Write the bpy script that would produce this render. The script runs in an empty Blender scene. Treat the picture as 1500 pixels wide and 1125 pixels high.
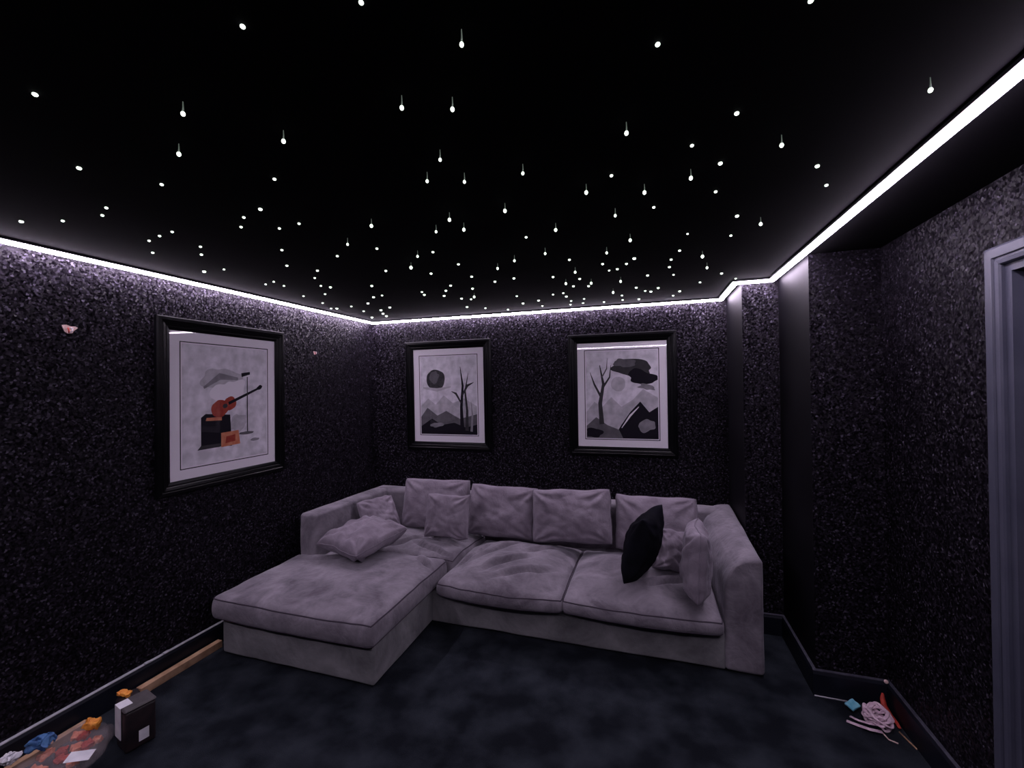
import bpy, bmesh, math, random
from mathutils import Vector, Matrix, noise
C = bpy.context.scene.collection
scene = bpy.context.scene
R = math.radians
PI = math.pi

# ---------------------------------------------------------------- camera, world, exposure
H = 2.40                       # ceiling height
X1, X2, X3 = 3.415, 3.637, 3.966   # end of the back wall, right return of the pier, side wall with the door
D1, D2 = 0.598, 1.169          # depth of the pier and of the alcove jog in front of the back wall
YB = -4.15                     # wall behind the camera
FPX = 629.95
CAM = Vector((2.788, -3.907, 1.700))
FW = Vector((-0.301232, 0.953535, 0.005456)); RT = Vector((0.953424, 0.301281, -0.014556)); UP = Vector((0.015524, -0.000817, 0.999879))
cd = bpy.data.cameras.new('camera'); cam = bpy.data.objects.new('camera', cd); C.objects.link(cam)
m = Matrix.Identity(4)
for i in range(3):
    m[i][0], m[i][1], m[i][2], m[i][3] = RT[i], UP[i], -FW[i], CAM[i]
cam.matrix_world = m
cd.sensor_width = 36; cd.lens = FPX / 1500 * 36; cd.clip_start = .02; cd.clip_end = 100
scene.camera = cam
scene.view_settings.view_transform = 'Standard'; scene.view_settings.look = 'None'
scene.view_settings.exposure = 0.0; scene.view_settings.gamma = 1.0; scene.view_settings.use_curve_mapping = False
w = bpy.data.worlds.new('world'); scene.world = w; w.use_nodes = True
w.node_tree.nodes['Background'].inputs[0].default_value = (.5, .5, .6, 1); w.node_tree.nodes['Background'].inputs[1].default_value = .02
LED_COLOR = (.92, .78, 1.0); LED_STRENGTH = 56.0
STAR_STRENGTH = 2.6

# ---------------------------------------------------------------- helpers
def tag(o, label=None, cat=None, group=None, kind=None):
    if label: o['label'] = label
    if cat: o['category'] = cat
    if group: o['group'] = group
    if kind: o['kind'] = kind
    return o

def empty(name, loc, rz=0.0, label=None, cat=None, group=None):
    o = bpy.data.objects.new(name, None); C.objects.link(o)
    o.location = loc; o.rotation_euler = (0, 0, rz); o.empty_display_size = .05
    return tag(o, label, cat, group)

def link(name, bm, mats, parent=None, smooth=True):
    me = bpy.data.meshes.new(name)
    bmesh.ops.recalc_face_normals(bm, faces=bm.faces[:])
    for f in bm.faces: f.smooth = smooth
    bm.to_mesh(me); bm.free()
    for mt in (mats if isinstance(mats, (list, tuple)) else [mats]): me.materials.append(mt)
    o = bpy.data.objects.new(name, me); C.objects.link(o)
    if parent: o.parent = parent
    return o

def box(bm, x0, x1, y0, y1, z0, z1, mi=0, bev=0.0, seg=2):
    vs = [bm.verts.new((x, y, z)) for x in (x0, x1) for y in (y0, y1) for z in (z0, z1)]
    fs = [bm.faces.new([vs[i] for i in q]) for q in ((0, 1, 3, 2), (4, 6, 7, 5), (0, 4, 5, 1), (2, 3, 7, 6), (0, 2, 6, 4), (1, 5, 7, 3))]
    for f in fs: f.material_index = mi
    if bev > 0:
        es = list({e for f in fs for e in f.edges})
        r = bmesh.ops.bevel(bm, geom=es, offset=bev, segments=seg, affect='EDGES', profile=.5)
        for f in r['faces']: f.material_index = mi
    return vs

def prism(bm, pts, a, b, fn, mi=0):
    """extrude the 2-D outline pts between a and b; fn(u, v, w) gives the 3-D point"""
    lo = [bm.verts.new(fn(u, v, a)) for u, v in pts]; hi = [bm.verts.new(fn(u, v, b)) for u, v in pts]
    n = len(pts)
    fs = [bm.faces.new(lo), bm.faces.new(hi[::-1])]
    fs += [bm.faces.new((lo[i], hi[i], hi[(i + 1) % n], lo[(i + 1) % n])) for i in range(n)]
    for f in fs: f.material_index = mi

def tube(bm, pts, r, closed=False, n=8, mi=0, flat=1.0, rad=None):
    pts = [Vector(p) for p in pts]; k = len(pts); rings = []
    up = Vector((0, 0, 1))
    for i, p in enumerate(pts):
        a = pts[(i - 1) % k] if closed or i > 0 else p
        b = pts[(i + 1) % k] if closed or i < k - 1 else p
        t = (b - a); t = t.normalized() if t.length > 1e-9 else Vector((1, 0, 0))
        s = t.cross(up)
        if s.length < .05: s = t.cross(Vector((0, 1, 0)))
        s.normalize(); q = s.cross(t).normalized(); rr = rad[i] if rad else r
        rings.append([bm.verts.new(p + s * math.cos(2 * PI * j / n) * rr + q * math.sin(2 * PI * j / n) * rr * flat) for j in range(n)])
    for i in range(k if closed else k - 1):
        A, B = rings[i], rings[(i + 1) % k]
        for j in range(n):
            f = bm.faces.new((A[j], A[(j + 1) % n], B[(j + 1) % n], B[j])); f.material_index = mi
    if not closed:
        for rg in (rings[0], rings[-1]):
            f = bm.faces.new(rg); f.material_index = mi

def lin(a, b, n): return [a + (b - a) * i / n for i in range(n + 1)]

def rbox_map(p, h, r):
    q = Vector([max(-(h[i] - r), min(h[i] - r, p[i])) for i in range(3)])
    d = Vector(p) - q
    return q + d.normalized() * r if d.length > 1e-9 else q

def rbox(bm, half, r, step, deform=None, mi=0):
    """soft-edged box, centred at 0, with an even grid on each face so that it can be deformed"""
    cs = []
    for i in range(3):
        e = half[i] - r
        mid = lin(-e, e, max(1, int(round(2 * e / step))))
        cs.append([-half[i], -half[i] + r * .42, -half[i] + r * .75] + mid + [half[i] - r * .75, half[i] - r * .42, half[i]])
    cache = {}
    def V(ix):
        if ix not in cache:
            p = rbox_map([cs[k][ix[k]] for k in range(3)], half, r)
            if deform: p = deform(p)
            cache[ix] = bm.verts.new(p)
        return cache[ix]
    for ax in range(3):
        u, v = (ax + 1) % 3, (ax + 2) % 3
        for side in (0, len(cs[ax]) - 1):
            for a in range(len(cs[u]) - 1):
                for b in range(len(cs[v]) - 1):
                    ids = []
                    for (i, j) in ((a, b), (a + 1, b), (a + 1, b + 1), (a, b + 1)):
                        ix = [0, 0, 0]; ix[ax] = side; ix[u] = i; ix[v] = j; ids.append(tuple(ix))
                    try:
                        f = bm.faces.new([V(i) for i in ids]); f.material_index = mi
                    except ValueError: pass

def nz(x, y, z=0.0, s=1.0): return noise.noise(Vector((x * s, y * s, z)))

# ---------------------------------------------------------------- materials
def mat(name, color=(.5, .5, .5), rough=.5, metal=0.0, spec=.5, emit=None, estr=0.0):
    m = bpy.data.materials.new(name); m.use_nodes = True
    b = m.node_tree.nodes['Principled BSDF']
    b.inputs['Base Color'].default_value = (*color, 1); b.inputs['Roughness'].default_value = rough
    b.inputs['Metallic'].default_value = metal; b.inputs['Specular IOR Level'].default_value = spec
    if emit:
        b.inputs['Emission Color'].default_value = (*emit, 1); b.inputs['Emission Strength'].default_value = estr
    return m

def nodes(m):
    nt = m.node_tree
    def N(t, **kw):
        n = nt.nodes.new(t)
        for k, v in kw.items():
            if k in n.inputs: n.inputs[k].default_value = v
            else: setattr(n, k, v)
        return n
    return nt, N, (lambda a, b: nt.links.new(a, b)), nt.nodes['Principled BSDF']

def ramp(N, stops):
    r = N('ShaderNodeValToRGB'); e = r.color_ramp.elements
    for i, (p, c) in enumerate(stops):
        el = e[i] if i < 2 else e.new(p)
        el.position = p; el.color = (*c, 1)
    return r

def mottled(name, c0, c1, scale, rough=.6, bump=0.0, bscale=200, lo=.35, hi=.65, detail=6, spec=.3, metal=0.0, dist=.01):
    m = mat(name, c0, rough, metal, spec); nt, N, L, b = nodes(m)
    tc = N('ShaderNodeTexCoord'); n = N('ShaderNodeTexNoise'); n.inputs['Scale'].default_value = scale; n.inputs['Detail'].default_value = detail
    L(tc.outputs['Object'], n.inputs['Vector']); r = ramp(N, [(lo, c0), (hi, c1)])
    L(n.outputs['Fac'], r.inputs[0]); L(r.outputs[0], b.inputs['Base Color'])
    if bump:
        n2 = N('ShaderNodeTexNoise'); n2.inputs['Scale'].default_value = bscale; n2.inputs['Detail'].default_value = 3
        L(tc.outputs['Object'], n2.inputs['Vector']); bp = N('ShaderNodeBump'); bp.inputs['Strength'].default_value = bump; bp.inputs['Distance'].default_value = dist
        L(n2.outputs['Fac'], bp.inputs['Height']); L(bp.outputs[0], b.inputs['Normal'])
    return m

def glitter():
    """black glitter wallpaper: small flakes, each with a tone and a tilt of its own"""
    m = mat('black_glitter_wallpaper', (.02, .02, .02), .38, .04, .06); nt, N, L, b = nodes(m)
    tc = N('ShaderNodeTexCoord')
    wn = N('ShaderNodeTexNoise'); wn.inputs['Scale'].default_value = 60; L(tc.outputs['Object'], wn.inputs['Vector'])
    mp = N('ShaderNodeMix', data_type='VECTOR'); mp.inputs[0].default_value = .012
    L(tc.outputs['Object'], mp.inputs[4]); L(wn.outputs['Color'], mp.inputs[5])
    v = N('ShaderNodeTexVoronoi'); v.inputs['Scale'].default_value = 115; L(mp.outputs[1], v.inputs['Vector'])
    sep = N('ShaderNodeSeparateColor'); L(v.outputs['Color'], sep.inputs[0])
    r = ramp(N, [(.20, (.0025, .0019, .0032)), (.60, (.0085, .0070, .0102)), (.90, (.021, .0178, .025)), (1.0, (.07, .063, .085))])
    L(sep.outputs[0], r.inputs[0]); L(r.outputs[0], b.inputs['Base Color'])
    s = N('ShaderNodeVectorMath', operation='SUBTRACT'); s.inputs[1].default_value = (.5, .5, .5); L(v.outputs['Color'], s.inputs[0])
    sc = N('ShaderNodeVectorMath', operation='SCALE'); sc.inputs['Scale'].default_value = .62; L(s.outputs[0], sc.inputs[0])
    g = N('ShaderNodeNewGeometry'); ad = N('ShaderNodeVectorMath', operation='ADD'); L(g.outputs['Normal'], ad.inputs[0]); L(sc.outputs[0], ad.inputs[1])
    no = N('ShaderNodeVectorMath', operation='NORMALIZE'); L(ad.outputs[0], no.inputs[0]); L(no.outputs[0], b.inputs['Normal'])
    return m

def velvet(name, dark, lite, sheen=.22, pscale=5.0, crease=.16):
    m = mat(name, dark, .85, 0, .15); nt, N, L, b = nodes(m)
    tc = N('ShaderNodeTexCoord')
    n = N('ShaderNodeTexNoise'); n.inputs['Scale'].default_value = pscale; n.inputs['Detail'].default_value = 5; n.inputs['Distortion'].default_value = .5
    n.inputs['Roughness'].default_value = .62
    L(tc.outputs['Object'], n.inputs['Vector']); r = ramp(N, [(.30, dark), (.48, [(a + c) / 2 for a, c in zip(dark, lite)]), (.66, lite)])
    L(n.outputs['Fac'], r.inputs[0]); L(r.outputs[0], b.inputs['Base Color'])
    b.inputs['Sheen Weight'].default_value = sheen; b.inputs['Sheen Roughness'].default_value = .45
    b.inputs['Sheen Tint'].default_value = (.9, .88, 1, 1)
    n2 = N('ShaderNodeTexNoise'); n2.inputs['Scale'].default_value = 26; n2.inputs['Detail'].default_value = 6
    L(tc.outputs['Object'], n2.inputs['Vector']); bp = N('ShaderNodeBump'); bp.inputs['Strength'].default_value = .35; bp.inputs['Distance'].default_value = .01
    L(n2.outputs['Fac'], bp.inputs['Height'])
    # soft creases in the pile
    n3 = N('ShaderNodeTexNoise'); n3.inputs['Scale'].default_value = 6.5; n3.inputs['Detail'].default_value = 3; n3.inputs['Distortion'].default_value = 1.6
    L(tc.outputs['Object'], n3.inputs['Vector'])
    a1 = N('ShaderNodeMath', operation='SUBTRACT'); a1.inputs[1].default_value = .5; L(n3.outputs['Fac'], a1.inputs[0])
    a2 = N('ShaderNodeMath', operation='ABSOLUTE'); L(a1.outputs[0], a2.inputs[0])
    a3 = N('ShaderNodeMath', operation='POWER'); a3.inputs[1].default_value = .6; L(a2.outputs[0], a3.inputs[0])
    bq = N('ShaderNodeBump'); bq.inputs['Strength'].default_value = crease; bq.inputs['Distance'].default_value = .03
    L(a3.outputs[0], bq.inputs['Height']); L(bp.outputs[0], bq.inputs['Normal']); L(bq.outputs[0], b.inputs['Normal'])
    return m

M = {}
M['glitter'] = glitter()
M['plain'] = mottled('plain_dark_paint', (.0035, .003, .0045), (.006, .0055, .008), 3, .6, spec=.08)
M['ceiling'] = mottled('black_ceiling_paint', (.0042, .0037, .005), (.006, .0053, .007), 2, .9, spec=.03)
M['carpet'] = mottled('dark_blue_grey_carpet', (.007, .009, .013), (.028, .034, .043), 5.5, .95, bump=.8, bscale=260, lo=.38, hi=.68, spec=.1)
M['skirt'] = mottled('dark_blue_gloss_paint', (.004, .005, .010), (.007, .009, .015), 8, .42, spec=.3)
M['skirt_top'] = mottled('painted_glimmer_ledge', (.035, .035, .05), (.06, .06, .08), 30, .6)  # glimmer of the light strip on the skirting tops, painted as paler grey
M['caulk'] = mottled('white_caulk', (.36, .36, .40), (.46, .46, .50), 40, .6)
M['door_paint'] = mottled('blue_grey_satin_paint', (.055, .058, .085), (.072, .075, .105), 6, .4, spec=.35)
M['door_leaf'] = mottled('dark_slate_door_paint', (.008, .009, .013), (.012, .013, .018), 6, .45, spec=.2)
M['led'] = mat('led_diffuser', (.9, .88, .95), .5, emit=LED_COLOR, estr=LED_STRENGTH)
M['alu'] = mat('black_aluminium', (.01, .01, .012), .5, .6)
M['star'] = mat('star_point_glow', (.8, .9, .8), .5, emit=(.86, 1, .84), estr=STAR_STRENGTH)
M['fibre'] = mat('glass_fibre', (.05, .06, .05), .3, emit=(.75, .95, .78), estr=.10)
M['velvet'] = velvet('grey_crushed_velvet', (.095, .083, .100), (.250, .228, .258))
M['velvet_base'] = velvet('grey_crushed_velvet_base', (.085, .085, .090), (.24, .238, .245), .2, 3.2, .12)
M['velvet_pillow'] = velvet('grey_crushed_velvet_cushion', (.15, .125, .155), (.255, .222, .262), .2, 7)
M['piping'] = mat('grey_piping', (.06, .05, .065), .8, 0, .1)
M['piping_lite'] = mat('light_grey_piping', (.20, .175, .21), .8, 0, .1)
M['black_cloth'] = mottled('black_cushion_cloth', (.004, .004, .006), (.007, .007, .011), 12, .9, spec=.05)
M['frame'] = mottled('black_satin_frame', (.0015, .0015, .002), (.003, .003, .004), 10, .32, spec=.12)
M['mount'] = mat('white_mount_card', (.84, .80, .86), .8, 0, .1)
M['ink'] = mat('black_ink', (.012, .010, .016), .7, 0, .1)
for k, g in (('g1', .05), ('g2', .13), ('g3', .26), ('g4', .50), ('g5', .72)):
    M[k] = mottled('grey_ink_' + k[1], (g * .8, g * .77, g * .84), (g * 1.15, g * 1.1, g * 1.2), 14, .8, spec=.1)
M['red_ink'] = mottled('red_ink', (.30, .03, .02), (.40, .07, .04), 25, .8)
M['orange_ink'] = mottled('orange_ink', (.55, .16, .08), (.65, .26, .15), 25, .8)
M['wood'] = mottled('pale_timber', (.30, .17, .10), (.46, .29, .18), 18, .7)
M['orange'] = mottled('orange_plastic', (.62, .20, .03), (.85, .36, .06), 40, .5)
M['red'] = mottled('red_plastic', (.30, .02, .015), (.46, .05, .03), 40, .5)
M['salmon'] = mottled('salmon_card', (.62, .17, .09), (.78, .32, .2), 30, .6)
M['blue'] = mottled('blue_plastic', (.03, .08, .22), (.08, .2, .4), 40, .5)
M['turq'] = mottled('turquoise_plastic', (.10, .38, .50), (.2, .5, .6), 40, .5)
M['pink'] = mottled('pink_white_tape', (.58, .40, .50), (.80, .62, .70), 50, .7)
M['white'] = mottled('white_paper', (.60, .60, .64), (.75, .75, .78), 20, .7)
M['plaster'] = mottled('pinkish_plaster', (.55, .36, .32), (.80, .62, .58), 120, .9)
M['box_body'] = mottled('black_plastic', (.012, .010, .012), (.025, .016, .018), 20, .45)
M['box_lid'] = mottled('dark_grey_lid', (.055, .05, .052), (.08, .072, .075), 20, .6)

def glass():
    m = bpy.data.materials.new('picture_glass'); m.use_nodes = True; nt = m.node_tree; nt.nodes.clear()
    o = nt.nodes.new('ShaderNodeOutputMaterial'); t = nt.nodes.new('ShaderNodeBsdfTransparent'); g = nt.nodes.new('ShaderNodeBsdfGlossy')
    g.inputs['Roughness'].default_value = .015; f = nt.nodes.new('ShaderNodeFresnel'); f.inputs[0].default_value = 1.45
    ge = nt.nodes.new('ShaderNodeNewGeometry'); iv = nt.nodes.new('ShaderNodeMath'); iv.operation = 'SUBTRACT'; iv.inputs[0].default_value = 1
    mu = nt.nodes.new('ShaderNodeMath'); mu.operation = 'MULTIPLY'; nt.links.new(ge.outputs['Backfacing'], iv.inputs[1])
    nt.links.new(f.outputs[0], mu.inputs[0]); nt.links.new(iv.outputs[0], mu.inputs[1])
    x = nt.nodes.new('ShaderNodeMixShader'); nt.links.new(mu.outputs[0], x.inputs[0]); nt.links.new(t.outputs[0], x.inputs[1])
    nt.links.new(g.outputs[0], x.inputs[2]); nt.links.new(x.outputs[0], o.inputs[0]); return m
M['glass'] = glass()

def film():
    m = bpy.data.materials.new('clear_film'); m.use_nodes = True; nt = m.node_tree; nt.nodes.clear()
    o = nt.nodes.new('ShaderNodeOutputMaterial'); t = nt.nodes.new('ShaderNodeBsdfTransparent'); g = nt.nodes.new('ShaderNodeBsdfPrincipled')
    g.inputs['Base Color'].default_value = (.62, .55, .56, 1); g.inputs['Roughness'].default_value = .25
    x = nt.nodes.new('ShaderNodeMixShader'); x.inputs[0].default_value = .13; nt.links.new(t.outputs[0], x.inputs[1])
    nt.links.new(g.outputs[0], x.inputs[2]); nt.links.new(x.outputs[0], o.inputs[0]); return m
M['film'] = film()

# ---------------------------------------------------------------- room shell
def struct(name, bm, mats, smooth=False, parent=None):
    return tag(link(name, bm, mats, parent, smooth), kind='structure') if not parent else link(name, bm, mats, parent, smooth)

T = .1
bm = bmesh.new(); box(bm, -T, X3 + T, YB - T, T, -T, 0); struct('floor', bm, M['carpet'])
bm = bmesh.new(); box(bm, -T, X3 + T, YB - T, T, H, H + T); struct('ceiling', bm, M['ceiling'])
bm = bmesh.new(); box(bm, -T, 0, YB - T, T, 0, H); struct('wall_left', bm, M['glitter'])
bm = bmesh.new(); box(bm, 0, X1, 0, T, 0, H); struct('wall_back', bm, M['glitter'])
bm = bmesh.new(); box(bm, 0, X3 + T, YB - T, YB, 0, H); struct('wall_front', bm, M['glitter'])
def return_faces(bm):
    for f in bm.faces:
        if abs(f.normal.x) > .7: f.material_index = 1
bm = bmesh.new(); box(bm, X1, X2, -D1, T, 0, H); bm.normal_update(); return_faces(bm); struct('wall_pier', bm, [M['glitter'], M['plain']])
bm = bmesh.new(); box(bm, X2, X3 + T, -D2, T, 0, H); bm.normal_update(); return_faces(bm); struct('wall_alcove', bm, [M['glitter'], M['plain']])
DY0, DY1, DZ = -1.985, -2.80, 2.095     # door opening
bm = bmesh.new()
box(bm, X3, X3 + T, DY0, -D2, 0, H); box(bm, X3, X3 + T, DY1, DY0, DZ, H); box(bm, X3, X3 + T, YB, DY1, 0, H)
struct('wall_right', bm, M['glitter'])

# skirting boards
SK = .134
def skirt(name, p0, p1, nrm, caulk=False):
    p0, p1, n = Vector((*p0, 0)), Vector((*p1, 0)), Vector((*nrm, 0))
    prof = [(.0, 0), (.018, 0), (.018, SK - .018), (.013, SK - .006), (.013, SK - .003), (.0, SK - .003)]
    bm = bmesh.new(); prism(bm, prof, 0, 1, lambda u, v, t: p0.lerp(p1, t) + n * u + Vector((0, 0, v)))
    o = struct(name, bm, M['skirt'])
    bm = bmesh.new(); pr = [(.0, SK - .003), (.014, SK - .003), (.014, SK + .001), (.004, SK + .004), (0, SK + .004)]
    prism(bm, pr, 0, 1, lambda u, v, t: p0.lerp(p1, t) + n * u + Vector((0, 0, v)))
    if caulk: tag(link('caulk_line', bm, M['caulk'], o, False), 'pale caulk line along the top edge')
    else: tag(link('top_edge', bm, M['skirt_top'], o, False), 'paler dusty top edge')
    return o
G = .0005
skl = skirt('baseboard_left', (G, YB + G), (G, -G), (1, 0), True)
skirt('baseboard_back', (.02, -G), (X1 - G, -G), (0, -1))
skirt('baseboard_pier_side', (X1 - G, -.02), (X1 - G, -D1), (-1, 0))
skirt('baseboard_pier', (X1 - .018, -D1 - G), (X2 + .0, -D1 - G), (0, -1))
skirt('baseboard_alcove_side', (X2 - G, -D1 - .019), (X2 - G, -D2), (-1, 0))
skirt('baseboard_alcove', (X2 - .018, -D2 - G), (X3 - .019, -D2 - G), (0, -1))
skr = skirt('baseboard_right', (X3 - G, -D2 - G), (X3 - G, DY0 + .072), (-1, 0))
skirt('baseboard_right_rear', (X3 - G, DY1 - .072), (X3 - G, YB + G), (-1, 0))
bm = bmesh.new()
for k, (yy, ln) in enumerate(((-2.19, .03), (-2.09, .035))): box(bm, .001, .022, yy, yy + ln, SK, SK + .009, 0, .003)
tag(link('caulk_lump', bm, M['caulk'], skl), 'two pale lumps of caulk on the top edge')
bm = bmesh.new(); bmesh.ops.create_uvsphere(bm, u_segments=12, v_segments=8, radius=.010); bmesh.ops.translate(bm, verts=bm.verts[:], vec=(X3 - .022, -D2 - .022, SK + .004))
tag(link('corner_chip', bm, M['plaster'], skr), 'small pale chip at the corner of the top edge')

# door
door = empty('door_1', (X3, (DY0 + DY1) / 2, 0)); tag(door, kind='structure')
yc = (DY0 + DY1) / 2
bm = bmesh.new()
prof = [(-.068, 0), (-.068, -.016), (-.060, -.020), (-.030, -.020), (-.027, -.013), (-.020, -.013), (-.017, -.018), (-.004, -.016), (0, -.010), (0, 0)]
hw = (DY0 - DY1) / 2
path = [(-1, 0, 0), (-1, 1, 0), (1, 1, 0), (1, 0, 0)]
rings = []
for (s, top, _) in path:
    rings.append([bm.verts.new((x, s * (hw - u), (DZ - u) if top else 0)) for u, x in prof])
for a, b_ in zip(rings, rings[1:]):
    for j in range(len(prof)):
        bm.faces.new((a[j], a[(j + 1) % len(prof)], b_[(j + 1) % len(prof)], b_[j]))
bm.faces.new(rings[0]); bm.faces.new(rings[-1])
tag(link('architrave', bm, M['door_paint'], door, False), 'blue-grey moulded door surround')
bm = bmesh.new()
for s in (-1, 1):
    box(bm, .0, T, min(s * hw, s * (hw - .028)), max(s * hw, s * (hw - .028)), 0, DZ)
    box(bm, .035, .05, min(s * (hw - .028), s * (hw - .042)), max(s * (hw - .028), s * (hw - .042)), 0, DZ - .028)
box(bm, 0, T, -hw + .028, hw - .028, DZ - .028, DZ); box(bm, .035, .05, -hw + .028, hw - .028, DZ - .042, DZ - .028)
link('jamb', bm, M['door_paint'], door, False)
bm = bmesh.new(); box(bm, .052, .092, -hw + .03, hw - .03, .008, DZ - .03, 0, .002)
for (z0, z1) in ((.2, .95), (1.1, 1.9)):
    for (y0, y1) in ((-.30, -.04), (.04, .30)): box(bm, .047, .0519, y0, y1, z0, z1, 0, .002)
leaf = link('door_leaf', bm, M['door_leaf'], door, False)
bm = bmesh.new(); tube(bm, [(.052, -.33, 1.0), (.02, -.33, 1.0), (.012, -.32, 1.0), (.010, -.22, 1.0)], .009); link('door_handle', bm, M['alu'], leaf)

# ---------------------------------------------------------------- LED strip round the ceiling
loop = [(0, YB), (0, 0), (X1, 0), (X1, -D1), (X2, -D1), (X2, YB)]     # clockwise seen from above
def offs(o):
    out = []; n = len(loop)
    for i in range(n):
        a, b_, c = Vector(loop[i - 1]), Vector(loop[i]), Vector(loop[(i + 1) % n])
        d1 = (b_ - a).normalized(); d2 = (c - b_).normalized()
        n1 = Vector((d1.y, -d1.x)); n2 = Vector((d2.y, -d2.x))
        out.append(b_ + n1 * o + n2 * o)
    return out
def sweep(prof):
    bm = bmesh.new(); cols = [offs(o) for o, z in prof]; n = len(loop)
    rings = [[bm.verts.new((*cols[j][i], prof[j][1])) for j in range(len(prof))] for i in range(n)]
    for i in range(n):
        a, b_ = rings[i], rings[(i + 1) % n]
        for j in range(len(prof)):
            bm.faces.new((a[j], a[(j + 1) % len(prof)], b_[(j + 1) % len(prof)], b_[j]))
    return bm
led = empty('led_strip_light', (0, 0, 0), 0, 'glowing lavender white light strip running round the ceiling edge', 'light strip')
link('channel', sweep([(.024, H - .0005), (.024, H - .0115), (.068, H - .0115), (.068, H - .0005)]), M['alu'], led, False)
link('diffuser', sweep([(.046 + .018 * math.cos(a), H - .012 - .016 * math.sin(a)) for a in lin(0, PI, 10)]), M['led'], led)

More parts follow.
